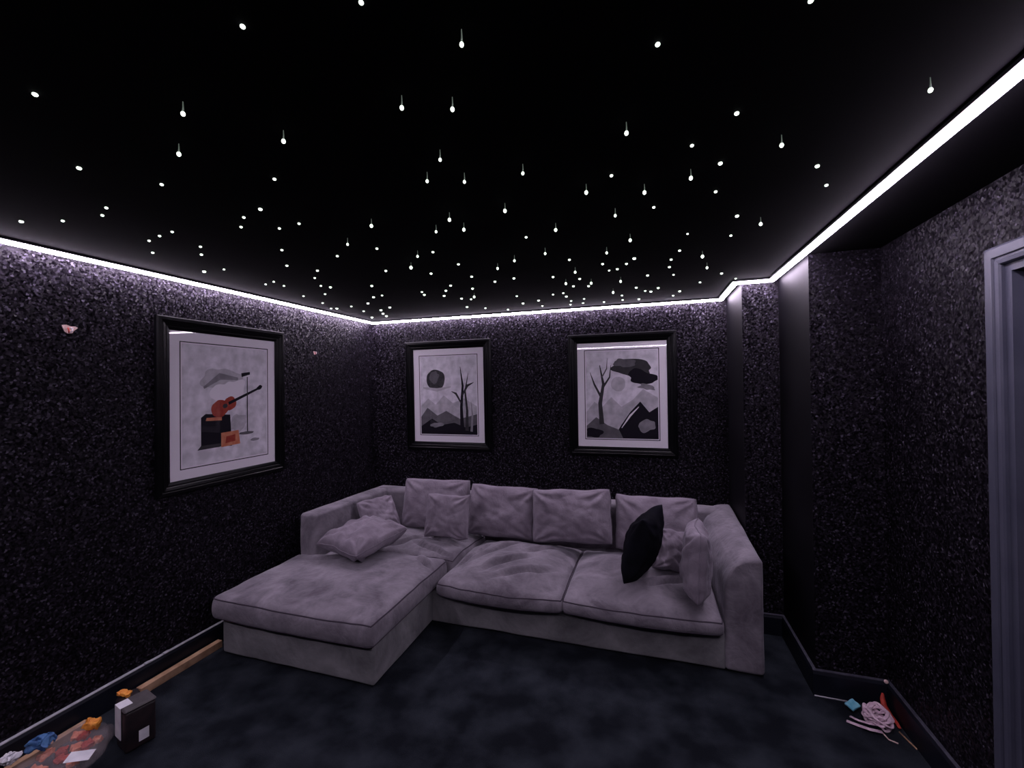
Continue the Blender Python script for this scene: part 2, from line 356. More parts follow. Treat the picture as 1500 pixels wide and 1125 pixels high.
# ---------------------------------------------------------------- ceiling stars
STARS = [(2.058,-3.277,5.9,0), (1.435,-3.286,6.8,0), (1.727,-3.156,6.9,1), (1.861,-2.987,7.4,1), (1.534,-3.032,7.6,1), (1.114,-3.039,8,0),
(1.236,-2.881,6.7,0), (1.62,-2.787,6.7,0), (0.846,-2.819,6.9,0), (0.749,-2.778,7,0), (1.373,-2.618,8.8,0), (1.4,-2.453,7,0), (0.375,-2.844,8.9,0),
(0.537,-2.794,7,0), (1.244,-2.579,7,0), (1.142,-2.505,7,0), (1.28,-2.438,7,0), (0.815,-2.562,6.9,0), (0.711,-2.545,7,0), (0.601,-2.518,7.3,0),
(0.428,-2.392,7.9,0), (0.735,-2.378,7.6,0), (0.62,-2.288,8,0), (0.326,-2.053,12,0), (0.471,-2.046,7.3,0), (0.393,-1.691,8.3,0), (0.497,-1.725,8.1,0),
(0.468,-1.615,8.5,0), (1.056,-2.206,7.8,0), (0.862,-1.982,8.8,0), (1.469,-2.234,7.3,1), (1.244,-2.031,8.2,0), (0.946,-1.841,9.2,0),
(0.807,-1.709,7.9,0), (0.694,-1.528,8.5,0), (0.725,-1.473,10.8,0), (0.539,-1.311,9.3,0), (0.344,-1.312,9.4,0), (0.288,-1.05,10.2,0),
(0.184,-0.83,10.9,0), (0.229,-0.811,13.6,0), (0.403,-0.844,10.7,0), (0.355,-0.614,11.4,0), (0.613,-0.905,12.9,0), (1.008,-1.406,10.7,0),
(0.799,-1.092,12,0), (0.894,-1.121,9.5,0), (0.527,-0.6,14,0), (0.44,-0.441,14.7,0), (0.392,-0.314,15.2,0), (0.673,-0.683,13.6,0),
(0.218,-0.298,15.4,0), (1.711,-2.391,8.9,1), (1.509,-2.064,7.8,0), (1.314,-1.697,9.3,0), (1.539,-1.791,11.4,1), (1.678,-1.961,8,1),
(2.041,-2.342,8.9,1), (1.929,-2.241,7,1), (2.051,-2.223,9,1), (1.743,-1.918,8.1,0), (1.773,-1.671,8.9,0), (1.534,-1.548,9.6,0), (1.509,-1.223,10.8,0),
(1.409,-1.093,11.3,0), (1.319,-0.94,12,0), (1.228,-1.116,9.2,0), (1.198,-1.027,11.8,0), (1.737,-1.392,9.9,0), (1.613,-1.084,11.1,0),
(1.564,-0.937,11.7,1), (1.459,-0.747,10,0), (1.4,-0.799,12.4,0), (1.297,-0.455,13.7,0), (1.425,-0.343,11.2,0), (2.278,-2.35,8.8,1),
(2.255,-1.967,7.4,0), (2.119,-1.715,8.4,1), (2.302,-1.779,8,1), (2.42,-2.086,9,1), (1.985,-1.605,8.9,1), (1.83,-1.218,10.4,0), (1.974,-1.256,10.1,0),
(2.219,-1.2,10.1,0), (1.832,-0.725,9.8,0), (1.797,-0.43,13.2,0), (1.949,-0.499,12.8,0), (1.922,-0.254,11,0), (2.107,-0.678,9.7,0),
(1.589,-0.2,11.5,0), (2.384,-1.538,8.7,0), (2.675,-2.16,7,1), (2.72,-1.839,9.5,1), (2.599,-1.682,8,1), (2.727,-1.436,11.3,0), (2.55,-1.388,9,0),
(2.681,-1.342,9.1,0), (2.623,-1.245,9.5,0), (2.574,-1.231,7.7,0), (2.388,-1.367,9.3,1), (2.373,-1.089,10.3,0), (2.3,-0.896,11,0),
(2.284,-1.105,10.3,1), (2.443,-1.054,10.3,1), (2.401,-0.862,11,0), (2.191,-0.702,9.5,0), (2.19,-0.57,12.3,0), (2.195,-0.38,10.4,0),
(2.163,-0.224,10.9,0), (2.308,-0.425,10.2,0), (2.275,-0.254,10.7,0), (2.447,-0.233,10.6,0), (2.63,-1.036,10.2,1), (2.558,-0.711,11.4,1),
(2.606,-0.447,9.9,0), (2.601,-0.264,10.4,0), (2.729,-0.249,12.8,0), (2.719,-0.689,11.3,0), (2.78,-0.552,9.4,0), (2.82,-0.512,11.8,0),
(2.87,-0.62,11.4,0), (2.797,-1.022,10,0), (2.923,-1.342,8.8,0), (2.921,-1.181,9.4,0), (2.955,-0.979,8.1,0), (2.957,-1.498,8.2,0), (2.989,-0.291,10,0),
(3.027,-0.443,11.8,0), (2.975,-1.754,5.9,0), (2.821,-2.123,7,0), (2.932,-2.395,8.2,1), (3.034,-2.192,6.9,0), (3.154,-1.912,9,0), (3.253,-1.859,9,1),
(3.173,-1.658,7.4,0), (3.073,-1.442,10.8,1), (3.125,-1.193,9.1,1), (3.245,-0.904,10,0), (3.357,-0.723,8.4,0), (3.141,-0.695,8.7,0),
(2.305,-3.249,5.6,0), (2.451,-3.135,6,1), (2.818,-2.976,6.2,0), (2.237,-3.006,6.9,1), (2.349,-2.962,6.9,1), (2.744,-2.723,7.4,1),
(2.215,-2.764,6.4,1), (2.115,-2.659,6.7,1), (2.227,-2.615,6.7,1), (2.423,-2.606,6.6,1), (2.683,-2.441,6.7,0), (2.594,-2.404,8.5,1),
(2.787,-2.336,8.5,1), (3.083,-2.993,5.7,0), (3.421,-2.669,6.7,1), (3.018,-2.672,7.2,0), (2.922,-2.548,6.4,0), (3.159,-2.519,7.6,1),
(3.018,-2.408,8.1,0), (3.321,-2.285,8.2,0), (3.403,-2.116,6.8,0)]
def project(p):
    d = Vector(p) - CAM
    return 750 + FPX * d.dot(RT) / d.dot(FW), 562.5 - FPX * d.dot(UP) / d.dot(FW)
def star_mesh(with_fibre):
    bm = bmesh.new(); bmesh.ops.create_uvsphere(bm, u_segments=12, v_segments=8, radius=1.0)
    return bm
COLS = ((235, 'over the far left wall'), (440, 'over the left wall picture'), (590, 'over the room corner'), (725, 'over the corner-side back picture'),
        (835, 'between both back pictures'), (1000, 'over the pier-side back picture'), (1130, 'over the pier'), (1600, 'over the door side'))
ROWS = ((150, 'top rows of ceiling'), (255, 'upper rows'), (330, 'middle rows'), (385, 'lower middle rows'), (425, 'lower rows'), (600, 'lowest by light strip'))
ORD = 'first second third fourth fifth sixth seventh eighth ninth tenth eleventh twelfth thirteenth fourteenth fifteenth sixteenth'.split()
cells = {}
for s in STARS:
    px, py = project((s[0], s[1], H - (.03 if s[3] else .004)))
    c = next(i for i, (a, _) in enumerate(COLS) if px < a); r = next(i for i, (a, _) in enumerate(ROWS) if py < a)
    cells.setdefault((r, c), []).append((px, s))
tip_me = fib_me = None
for (r, c), L_ in sorted(cells.items()):
    L_.sort()
    for k, (px, (x, y, rr, tail)) in enumerate(L_):
        rad = rr / 1000.0
        look = ('hanging' if tail else ('large' if rad > .0085 else 'small'))
        where = (ORD[k] + ' from left ') if len(L_) > 1 else ''
        root = empty('ceiling_star_light', (x, y, H), 0, '%s greenish-white star light, %s%s, %s' % (look, where, COLS[c][1], ROWS[r][1]), 'star light', 'star lights in the black ceiling')
        if tip_me is None:
            bm = bmesh.new(); bmesh.ops.create_uvsphere(bm, u_segments=14, v_segments=10, radius=1.0)
            o = link('light_tip', bm, M['star'], root); tip_me = o.data
        else:
            o = bpy.data.objects.new('light_tip', tip_me); C.objects.link(o); o.parent = root
        if tail:
            o.location = (0, 0, -.030); o.scale = (rad * .72, rad * .72, rad * .85)
            if fib_me is None:
                bm = bmesh.new(); tube(bm, [(0, 0, 0), (.0006, 0, -.015), (0, 0, -.027)], .0018, n=6, rad=[.0010, .0016, .0026]); f = link('fibre', bm, M['fibre'], root); fib_me = f.data
            else:
                f = bpy.data.objects.new('fibre', fib_me); C.objects.link(f); f.parent = root
        else:
            o.location = (0, 0, -.003); o.scale = (rad * .82, rad * .82, rad * .62)

# ---------------------------------------------------------------- sofa
SO = Vector((1.77, -.62, 0))
sofa = empty('corner_sofa', SO, 0, 'grey crushed velvet corner sofa with long chaise on its left side', 'sofa')
def adopt(o, parent_loc=SO):
    o.matrix_parent_inverse = Matrix.Translation(-parent_loc); return o
def soft_block(name, x0, x1, y0, y1, z0, z1, r, step, m, parent=sofa, deform=None, label=None):
    c = Vector(((x0 + x1) / 2, (y0 + y1) / 2, (z0 + z1) / 2)); h = ((x1 - x0) / 2, (y1 - y0) / 2, (z1 - z0) / 2)
    bm = bmesh.new()
    def d(p):
        p = Vector(p) + c
        return deform(p) if deform else p
    rbox(bm, h, r, step, d)
    o = adopt(link(name, bm, m, parent))
    if label: o['label'] = label
    return o
def wob(p, a=.004, s=6, seed=0):
    return p + Vector((nz(p.x, p.z + seed, p.y * s, s), nz(p.y, p.x + seed, p.z * s + 9, s), nz(p.x, p.y + seed, p.z * s + 4, s))) * a
FRONT = -1.12
soft_block('chaise_base', .150, 1.283, -1.825, -.08, .014, .235, .016, .035, M['velvet_base'], deform=lambda p: wob(p, .004, 5, 1))
soft_block('sofa_base', 1.27, 3.20, FRONT, -.08, .014, .232, .016, .035, M['velvet_base'], deform=lambda p: wob(p, .004, 5, 2))
soft_block('back_frame', .14, 3.40, -.21, -.045, .02, .705, .04, .05, M['velvet'], deform=lambda p: wob(p, .006, 5, 3))
def ss(t): t = max(0, min(1, t)); return t * t * (3 - 2 * t)
def left_arm(p):
    q = wob(p, .005, 5, 4); t = (p.y + 1.17) / 1.1
    q.z += (-.02 * ss(t)) * ss(p.z / .5)
    q.x += .012 * ss((p.z - .1) / .4) * ss((.72 - p.z) / .2) * (1 if p.x > .22 else -.3)
    return q
soft_block('armrest', .145, .300, -1.175, -.05, .014, .722, .028, .035, M['velvet'], deform=left_arm, label='low armrest at the chaise side')
def right_arm(p):
    inner = min(1, max(0, (3.405 - p.x) / .2)) ** 1.5; top = max(0, (p.z - .45) / .23) ** 2
    q = wob(p, .005, 5, 5)
    q.x += .062 * inner * top
    q.z += .04 * ss((p.y + 1.12) / 1.0) * ss(p.z / .6) - .045 * inner ** 2 * top
    q.x -= .03 * inner * ss((p.y + 1.0) / .5) * ss((p.z - .3) / .2) 
    return q
soft_block('armrest', 3.197, 3.405, FRONT - .003, -.05, .014, .678, .022, .028, M['velvet'], deform=right_arm, label='rounded armrest at the right end')
for (x, y) in ((.2, -1.77), (1.2, -1.77), (1.2, -.2), (.2, -.2), (3.33, -1.05), (3.33, -.12), (2.3, -1.05), (2.3, -.15)):
    bm = bmesh.new(); bmesh.ops.create_cone(bm, cap_ends=True, segments=16, radius1=.02, radius2=.024, depth=.024)
    bmesh.ops.translate(bm, verts=bm.verts[:], vec=(x, y, .0125)); adopt(link('foot', bm, M['alu'], sofa))

def seat_cushion(x0, x1, y0, y1, z0, z1, crown, seed, front_bow=.03, folds=(), notch=None, back_drop=0.0, wr=.006, label=None, pipe_from=0):
    def deform(p):
        q = Vector(p)
        u = (q.x - (x0 + x1) / 2) / ((x1 - x0) / 2); v = (q.y - (y0 + y1) / 2) / ((y1 - y0) / 2); w = (q.z - z0) / (z1 - z0)
        u = max(-1, min(1, u)); v = max(-1, min(1, v))
        cu = (1 - abs(u) ** 2.6) ** .8 * (1 - abs(v) ** 2.6) ** .8
        t = ss((w - .5) / .5); b = math.sin(PI * max(0, min(1, w)))
        q.z += crown * cu * t - (.035 * ss((v - .25) / .6) * t if v > 0 and y1 > -.5 else 0)
        q.y -= (front_bow * (1 - u * u) * ss(-v)) + .012 * b * ss((-v - .6) / .4)
        q.x += .010 * b * (ss((u - .7) / .3) - ss((-u - .7) / .3))
        if notch:
            (ny, nx) = notch; k = ss((q.y - ny + .015) / .05); q.x += (nx - x0) * k * max(0, (1 - u)) / 2
        q.z += t * (wr * noise.noise(Vector((p.x * 5 + seed, p.y * 5, seed))) * 1.5 + wr * .6 * noise.noise(Vector((p.x * 14, p.y * 9 + seed, 3))))
        q.y += .004 * noise.noise(Vector((p.x * 9, seed, p.z * 9))) * (1 if v < -.8 else 0)
        if t > 0:
            for (ax, ay, bx, by, dep, wd) in folds:
                A = Vector((ax, ay)); B = Vector((bx, by)); P = Vector((p.x + .02 * noise.noise(Vector((p.x * 6, p.y * 6, seed + 5))), p.y + .02 * noise.noise(Vector((p.x * 6, p.y * 6, seed + 8)))))
                ab = B - A; s_ = max(0, min(1, (P - A).dot(ab) / ab.length_squared)); d = (P - A - ab * s_)
                e = d.length; sg = 1 if (ab.x * d.y - ab.y * d.x) > 0 else -1
                fade = min(1, 4 * s_ + .05) * min(1, 4 * (1 - s_) + .05)
                q.z += t * fade * dep * (-math.exp(-(e / (wd * .7)) ** 2) + .6 * math.exp(-((e - sg * wd * 1.6) / (wd * .95)) ** 2)) * 3.4
        return q
    o = soft_block('seat_cushion', x0, x1, y0, y1, z0, z1, .032, .0115, M['velvet'], deform=deform, label=label)
    # piping along the top and bottom rim
    h = ((x1 - x0) / 2, (y1 - y0) / 2, (z1 - z0) / 2); c = Vector(((x0 + x1) / 2, (y0 + y1) / 2, (z0 + z1) / 2))
    for zz in (h[2] - .012, -h[2] + .012):
        pts = []
        per = [(a, -h[1]) for a in lin(-h[0], h[0], 60)] + [(h[0], a) for a in lin(-h[1], h[1], 50)][1:] + [(a, h[1]) for a in lin(h[0], -h[0], 60)][1:] + [(-h[0], a) for a in lin(h[1], -h[1], 50)][1:-1]
        for (a, b_) in per:
            p = rbox_map((a, b_, zz), h, .032); pts.append(deform(p + c))
        bm = bmesh.new(); tube(bm, pts, .0042, closed=True, n=6)
        pi_ = adopt(link('piping', bm, M['piping'], o))
        pi_.matrix_parent_inverse = Matrix.Identity(4)
    return o
seat_cushion(.112, 1.300, -1.862, -.915, .238, .385, .050, 1.3, .012, notch=(-1.165, .315), wr=.005,
             folds=((1.0, -.96, 1.28, -1.12, .010, .02), (.3, -1.3, .6, -1.2, .006, .03)), label='long chaise seat cushion')
seat_cushion(.315, 1.345, -.905, -.225, .238, .385, .040, 2.7, .0, wr=.012,
             folds=((.9, -.75, 1.3, -.88, .014, .016), (.95, -.60, 1.32, -.72, .012, .014), (1.05, -.5, 1.33, -.55, .010, .012), (.7, -.88, .95, -.62, .010, .02)), label='corner seat cushion')
seat_cushion(1.352, 2.238, -1.185, -.225, .232, .335, .088, 4.1, .045, wr=.009,
             folds=((1.62, -1.02, 1.95, -.72, .012, .022), (1.72, -1.08, 2.15, -.88, .010, .02), (1.5, -.9, 1.78, -.5, .009, .02), (1.85, -.7, 2.1, -.5, .008, .018), (1.42, -.95, 1.55, -.5, .008, .014)), label='middle seat cushion')
seat_cushion(2.248, 3.178, -1.185, -.225, .236, .335, .080, 6.9, .035, wr=.007,
             folds=((2.75, -.98, 3.05, -.80, .012, .018), (2.7, -.90, 2.95, -.74, .009, .016)), label='right seat cushion')

# ---------------------------------------------------------------- loose cushions
def cushion(name, w, h, t, loc, rot, label, group, seed, m='velvet_pillow', pinch=.05, wr=1.0, n=44, sag=.06, piping='piping_lite', bend=0.0, go=((0, -.003, .001), (0, 0, .004))):
    """knife-edge cushion: width on X, height on Z, thickness on Y; rot = euler XYZ"""
    def pt(u, v, side):
        e = ((1 - u ** 2) * (1 - v ** 2))
        x = w / 2 * u * (1 - pinch * (1 - v * v)); z = h / 2 * v * (1 - pinch * 1.2 * (1 - u * u))
        th = t / 2 * (max(0, e) ** (.35 if piping else .45)) * (1 - sag * v) * (1 + .10 * noise.noise(Vector((u * 1.5, v * 1.5, seed + 4))))
        # creases that run out of the four corners and along the edges
        cr = 0
        for k, (cu, cv) in enumerate(((-1, 1), (1, 1), (-1, -1), (1, -1))):
            du, dv = u - cu, v - cv; dd = math.hypot(du, dv); an = math.atan2(dv, du)
            cr += math.sin(an * (9 + k) + seed + k + 1.5 * noise.noise(Vector((u * 2, v * 2, seed)))) * math.exp(-((dd - .38) / .30) ** 2)
        cr += 1.3 * noise.noise(Vector((u * 3.2 + seed, v * 1.6, side * 3 + seed))) + .5 * noise.noise(Vector((u * 7, v * 4 + seed, side * 3)))
        cr += .8 * max(0, abs(noise.noise(Vector((u * 1.3 + v * 2.3 + seed, v * .8 - u, seed * 2))) * 2) ** .5) - .5
        cf = 1 - (.055 if piping else 0) * (u * u * v * v) ** 2; x *= cf; z *= cf
        y = side * (th + .012 * wr * cr * min(1, e * 3))
        zz = -.01 * (1 - u * u) * (1 - abs(v))
        y += bend * (u * u) - .012 * math.sin(3 * u + seed) * (1 - e)
        return Vector((x + .006 * noise.noise(Vector((v * 3, seed, 1))) , y, z + zz + .010 * noise.noise(Vector((u * 2.5, seed, 2)))))
    bm = bmesh.new(); us = [math.sin(a * PI / 2) * .55 + a * .45 for a in lin(-1, 1, n)]
    front, back = {}, {}
    for i, u in enumerate(us):
        for j, v in enumerate(us):
            rim = i in (0, n) or j in (0, n)
            if rim:
                front[i, j] = back[i, j] = bm.verts.new(pt(u, v, 1) * .5 + pt(u, v, -1) * .5)
            else:
                front[i, j] = bm.verts.new(pt(u, v, -1)); back[i, j] = bm.verts.new(pt(u, v, 1))
    for i in range(n):
        for j in range(n):
            bm.faces.new((front[i, j], front[i + 1, j], front[i + 1, j + 1], front[i, j + 1]))
            bm.faces.new((back[i, j + 1], back[i + 1, j + 1], back[i + 1, j], back[i, j]))
    rimpts = [front[i, 0].co.copy() for i in range(n)] + [front[n, j].co.copy() for j in range(n)] + [front[i, n].co.copy() for i in range(n, 0, -1)] + [front[0, j].co.copy() for j in range(n, 0, -1)]
    o = link(name, bm, M[m]); o.location = loc; o.rotation_euler = [R(a) for a in rot]
    tag(o, label, 'cushion', group)
    both = [o]
    if piping:
        bm = bmesh.new(); tube(bm, rimpts, .0042, closed=True, n=6); both.append(link('piping', bm, M[piping], o))
    settle(o, placed, list(go) * (30 // len(go)), both)
    placed.append(world_bvh(both))
    return o
from mathutils.bvhtree import BVHTree
def world_bvh(objs, grow=0.0):
    vs, fs = [], []
    for o in objs:
        q = o.parent or o
        mw = Matrix.LocRotScale(q.location, q.rotation_euler, q.scale)
        k = len(vs); vs += [mw @ v.co for v in o.data.vertices]; fs += [[k + i for i in p.vertices] for p in o.data.polygons]
    return BVHTree.FromPolygons(vs, fs)
def settle(o, others, steps, both):
    # lift a soft thing off whatever it would cut into
    for dr in steps:
        T_ = world_bvh(both)
        if not any(T_.overlap(b) for b in others):
            print('settled', o.name, tuple(round(c, 3) for c in o.location)); return
        o.location = Vector(o.location) + Vector(dr)
    if any(world_bvh(both).overlap(b) for b in others): print('SETTLE still touching', o.name, tuple(o.location))
    else: print('settled', o.name, tuple(o.location))
bpy.context.view_layer.update()
def all_down(o):
    out = [o] if o.type == 'MESH' else []
    for c in o.children: out += all_down(c)
    return out
def tree_bvh(root):
    vs, fs = [], []
    for o in all_down(root):
        mw = o.matrix_world; k = len(vs); vs += [mw @ v.co for v in o.data.vertices]; fs += [[k + i for i in p.vertices] for p in o.data.polygons]
    return BVHTree.FromPolygons(vs, fs)
placed = [tree_bvh(sofa)]
GB, GS = 'large back cushions', 'small scatter cushions'
cushion('back_cushion', .67, .46, .21, (.895, -.330, .620), (-14, 0, 4), 'large grey velvet back cushion in the sofa corner, its left corner raised', GB, 1.0, sag=.1, bend=.02)
cushion('back_cushion', .64, .45, .21, (1.555, -.335, .605), (-13, 1, 0), 'large grey velvet back cushion behind the middle seat, left half', GB, 2.2)
cushion('back_cushion', .67, .44, .23, (2.170, -.360, .590), (-13, -3, 0), 'large creased grey back cushion, widest, left of the one behind the black pillow', GB, 3.7, wr=1.5)
cushion('back_cushion', .63, .44, .21, (2.830, -.345, .600), (-12, 0, 0), 'large grey velvet back cushion at the right end behind the black pillow', GB, 5.1)
cushion('scatter_cushion', .41, .37, .14, (1.16, -.60, .590), (-14, 0, 2), 'small piped grey cushion propped against the corner back cushions', GS, 6.3, pinch=.07, wr=1.2)
cushion('scatter_cushion', .36, .31, .12, (.485, -.60, .575), (-30, 0, 66), 'small grey cushion leaning on the chaise side armrest', GS, 7.9, go=((.001, -.003, .0005),))
cushion('scatter_cushion', .47, .52, .20, (.665, -1.06, .520), (-84, 0, -14), 'small grey cushion lying flat on the chaise', GS, 9.2, pinch=.08, wr=1.4, go=((0, -.001, .004),))
cushion('scatter_cushion', .40, .42, .17, (3.055, -1.03, .62), (3, 0, 86), 'small grey cushion standing edge-on beside the rounded right armrest', GS, 4.4, go=((-.003, 0, .001), (0, 0, .003)))
cushion('scatter_cushion', .30, .28, .13, (2.955, -.66, .50), (-24, 12, 20), 'small creased grey cushion half hidden behind the black pillow', GS, 8.8, wr=1.6, go=((-.001, -.003, .0025),))
cushion('scatter_cushion', .40, .44, .21, (2.77, -.90, .635), (17, 0, 72), 'black scatter cushion leaning over on the right seat', GS, 3.3, 'black_cloth', piping=None, wr=.7, go=((-.0015, -.003, .0015),))

# ---------------------------------------------------------------- framed pictures
def blob(cx, cy, rx, ry, rot=0, seed=0, jag=.08, n=48):
    pts = []
    for i in range(n):
        a = 2 * PI * i / n; k = 1 + jag * noise.noise(Vector((math.cos(a) * 1.6 + seed, math.sin(a) * 1.6, seed))) * 2
        x, y = math.cos(a) * rx * k, math.sin(a) * ry * k
        pts.append((cx + x * math.cos(R(rot)) - y * math.sin(R(rot)), cy + x * math.sin(R(rot)) + y * math.cos(R(rot))))
    return pts
def picture(loc, rz, tilt, W, Ht, label, art, seed, fw=.080):
    root = empty('framed_picture', loc, rz, label, 'picture', 'framed pictures')
    root.rotation_euler = (R(tilt), 0, rz)
    w2, h2 = W / 2, Ht / 2
    prof = [(0, 0), (0, -.020), (.006, -.027), (.024, -.030), (.030, -.024), (.036, -.026), (.050, -.022), (.056, -.015), (.062, -.016), (.074, -.012), (fw, -.009), (fw, -.004), (fw, 0)]
    bm = bmesh.new(); rings = []
    for sx, sz in ((-1, -1), (1, -1), (1, 1), (-1, 1)):
        rings.append([bm.verts.new((sx * (w2 - o), y, sz * (h2 - o))) for o, y in prof])
    for i in range(4):
        a, b_ = rings[i], rings[(i + 1) % 4]
        for j in range(len(prof)): bm.faces.new((a[j], a[(j + 1) % len(prof)], b_[(j + 1) % len(prof)], b_[j]))
    link('frame', bm, M['frame'], root, False)
    bm = bmesh.new(); box(bm, -w2 + fw - .004, w2 - fw + .004, -.0035, -.001, -h2 + fw - .004, h2 - fw + .004); mount = link('mount', bm, M['mount'], root, False)
    iw, ih = w2 - fw - .062, h2 - fw - .062
    bm = bmesh.new()
    for k, (a, b_) in enumerate((((-iw, ih - .006), (iw, ih)), ((-iw, -ih), (iw, -ih + .006)), ((-iw, -ih + .006), (-iw + .006, ih - .006)), ((iw - .006, -ih + .006), (iw, ih - .006)))):
        box(bm, a[0], b_[0], -.0040, -.0035, a[1], b_[1])
    tag(link('border_line', bm, M['ink'], mount, False), 'thin black line round the print')
    pw, ph = iw - .014, ih - .014
    mats = [M[k] for k in ('g5', 'g4', 'g3', 'g2', 'g1', 'ink', 'mount', 'red_ink', 'orange_ink')]
    idx = {k: i for i, k in enumerate(('g5', 'g4', 'g3', 'g2', 'g1', 'ink', 'mount', 'red_ink', 'orange_ink'))}
    bm = bmesh.new(); bg, shapes = art
    box(bm, -pw, pw, -.0042, -.0035, -ph, ph, idx[bg])
    y = -.0043
    for pts, mk in shapes:
        P = [(max(-pw, min(pw, (u * 2 - 1) * pw)), max(-ph, min(ph, (v * 2 - 1) * ph))) for u, v in pts]
        Q = [P[0]]
        for p in P[1:]:
            if math.hypot(p[0] - Q[-1][0], p[1] - Q[-1][1]) > 1e-5: Q.append(p)
        if math.hypot(Q[0][0] - Q[-1][0], Q[0][1] - Q[-1][1]) < 1e-5: Q.pop()
        f = bm.faces.new([bm.verts.new((a, y, b_)) for a, b_ in Q]); f.material_index = idx[mk]; y -= .00012
    me = link('print', bm, mats, root, False)
    bm = bmesh.new(); box(bm, -w2 + fw - .002, w2 - fw + .002, -.0092, -.0080, -h2 + fw - .002, h2 - fw + .002)
    link('glass_pane', bm, M['glass'], root, False)
    return root
def stroke(pts, ws):
    L_, R_ = [], []
    for i, (x, y) in enumerate(pts):
        a = pts[max(0, i - 1)]; b_ = pts[min(len(pts) - 1, i + 1)]; d = Vector((b_[0] - a[0], b_[1] - a[1])).normalized()
        L_.append((x - d.y * ws[i], y + d.x * ws[i])); R_.append((x + d.y * ws[i], y - d.x * ws[i]))
    return L_ + R_[::-1]
# abstract ink compositions
art_a = ('g5', [(blob(.28, .70, .17, .135, 0, 3, .05), 'g1'), (blob(.25, .73, .09, .07, 10, 5, .2), 'g2'), (stroke([(.05, .60), (.3, .57), (.55, .61)], [.012, .022, .008]), 'g4'),
                ([(.0, .36), (.14, .46), (.27, .38), (.42, .50), (.58, .40), (.78, .46), (1.0, .36), (1.0, .0), (.0, .0)], 'g4'), ([(.0, .22), (.12, .34), (.30, .24), (.46, .30), (.7, .2), (1.0, .26), (1.0, .0), (.0, .0)], 'g2'),
                ([(.0, .10), (.2, .20), (.38, .12), (.6, .15), (.8, .09), (1.0, .13), (1.0, .0), (.0, .0)], 'ink'), (blob(.30, .12, .12, .03, 5, 9, .2), 'g3'),
                (stroke([(.74, .05), (.73, .35), (.76, .62), (.72, .86)], [.035, .024, .018, .004]), 'ink'), (stroke([(.82, .05), (.83, .3), (.80, .55), (.86, .78)], [.03, .02, .014, .003]), 'g1'),
                (stroke([(.75, .5), (.84, .62), (.95, .66)], [.012, .018, .003]), 'g1'), (stroke([(.73, .4), (.64, .52), (.56, .55)], [.012, .016, .003]), 'g1'), (stroke([(.90, .04), (.92, .25), (.90, .42)], [.02, .015, .003]), 'g3')])
art_b = ('g5', [(blob(.66, .80, .27, .10, -6, 21, .2), 'g1'), (blob(.78, .70, .20, .08, -10, 22, .2), 'ink'), (blob(.55, .86, .16, .05, 0, 23, .2), 'g2'), (blob(.46, .62, .10, .085, 0, 24, .03), 'g4'), (blob(.85, .58, .12, .03, -8, 25, .2), 'g3'),
                ([(.0, .30), (.12, .42), (.22, .35), (.36, .47), (.5, .36), (.66, .44), (.8, .56), (1.0, .46), (1.0, .0), (.0, .0)], 'g4'), ([(.38, .0), (.50, .16), (.62, .30), (.76, .42), (.88, .30), (1.0, .36), (1.0, .0)], 'ink'),
                ([(.0, .14), (.14, .24), (.30, .15), (.46, .10), (.52, .0), (.0, .0)], 'g2'), (blob(.84, .14, .12, .07, 12, 40, .2), 'g3'), (stroke([(.5, .12), (.62, .26), (.74, .36)], [.004, .012, .004]), 'mount'),
                (stroke([(.22, .16), (.20, .40), (.25, .62), (.20, .84)], [.035, .028, .020, .005]), 'g1'), (stroke([(.21, .48), (.12, .62), (.06, .76)], [.016, .012, .003]), 'g1'), (stroke([(.24, .58), (.34, .70), (.36, .84)], [.015, .010, .003]), 'g1'),
                (stroke([(.23, .70), (.30, .80), (.31, .92)], [.010, .008, .002]), 'g2'), (blob(.10, .06, .14, .05, 0, 32, .2), 'ink')])
art_c = ('g5', [(blob(.42, .72, .22, .10, 0, 51, .2), 'g4'), (blob(.50, .60, .20, .12, 10, 52, .2), 'mount'), (stroke([(.22, .64), (.4, .74), (.62, .72)], [.01, .03, .012]), 'g3'),
                (blob(.62, .32, .10, .08, 25, 53, .2), 'g4'), ([(.19, .14), (.19, .39), (.24, .42), (.52, .40), (.54, .12)], 'ink'), ([(.15, .12), (.19, .155), (.42, .155), (.40, .125)], 'g1'), ([(.24, .36), (.25, .385), (.42, .385), (.42, .355)], 'orange_ink'),
                (blob(.40, .46, .10, .075, 12, 58, .05), 'red_ink'), (blob(.52, .50, .075, .06, 12, 59, .05), 'red_ink'), (blob(.46, .48, .03, .02, 12, 60), 'g1'), (stroke([(.50, .50), (.72, .575), (.88, .63)], [.014, .012, .010]), 'ink'), (blob(.90, .64, .04, .02, 18, 61, .1), 'ink'),
                (stroke([(.735, .22), (.735, .74)], [.006, .006]), 'g1'), (stroke([(.66, .755), (.77, .775)], [.018, .012]), 'ink'), (blob(.72, .22, .10, .014, 0, 63), 'g2'),
                ([(.41, .12), (.41, .245), (.62, .255), (.64, .13)], 'orange_ink'), ([(.46, .15), (.47, .21), (.58, .22), (.58, .16)], 'red_ink'), (blob(.83, .15, .06, .014, 0, 65), 'g3')])
picture((.890, -.010, 1.620), 0, .9, .925, 1.090, 'black framed grey landscape print on the back wall nearest the room corner', art_a, 1)
picture((2.563, -.002, 1.614), 0, 0, .925, 1.085, 'black framed grey landscape print on the back wall nearest the pier', art_b, 2)
picture((.008, -1.655, 1.610), R(90), .5, .935, 1.090, 'black framed picture with red and orange shapes on the left wall', art_c, 3)

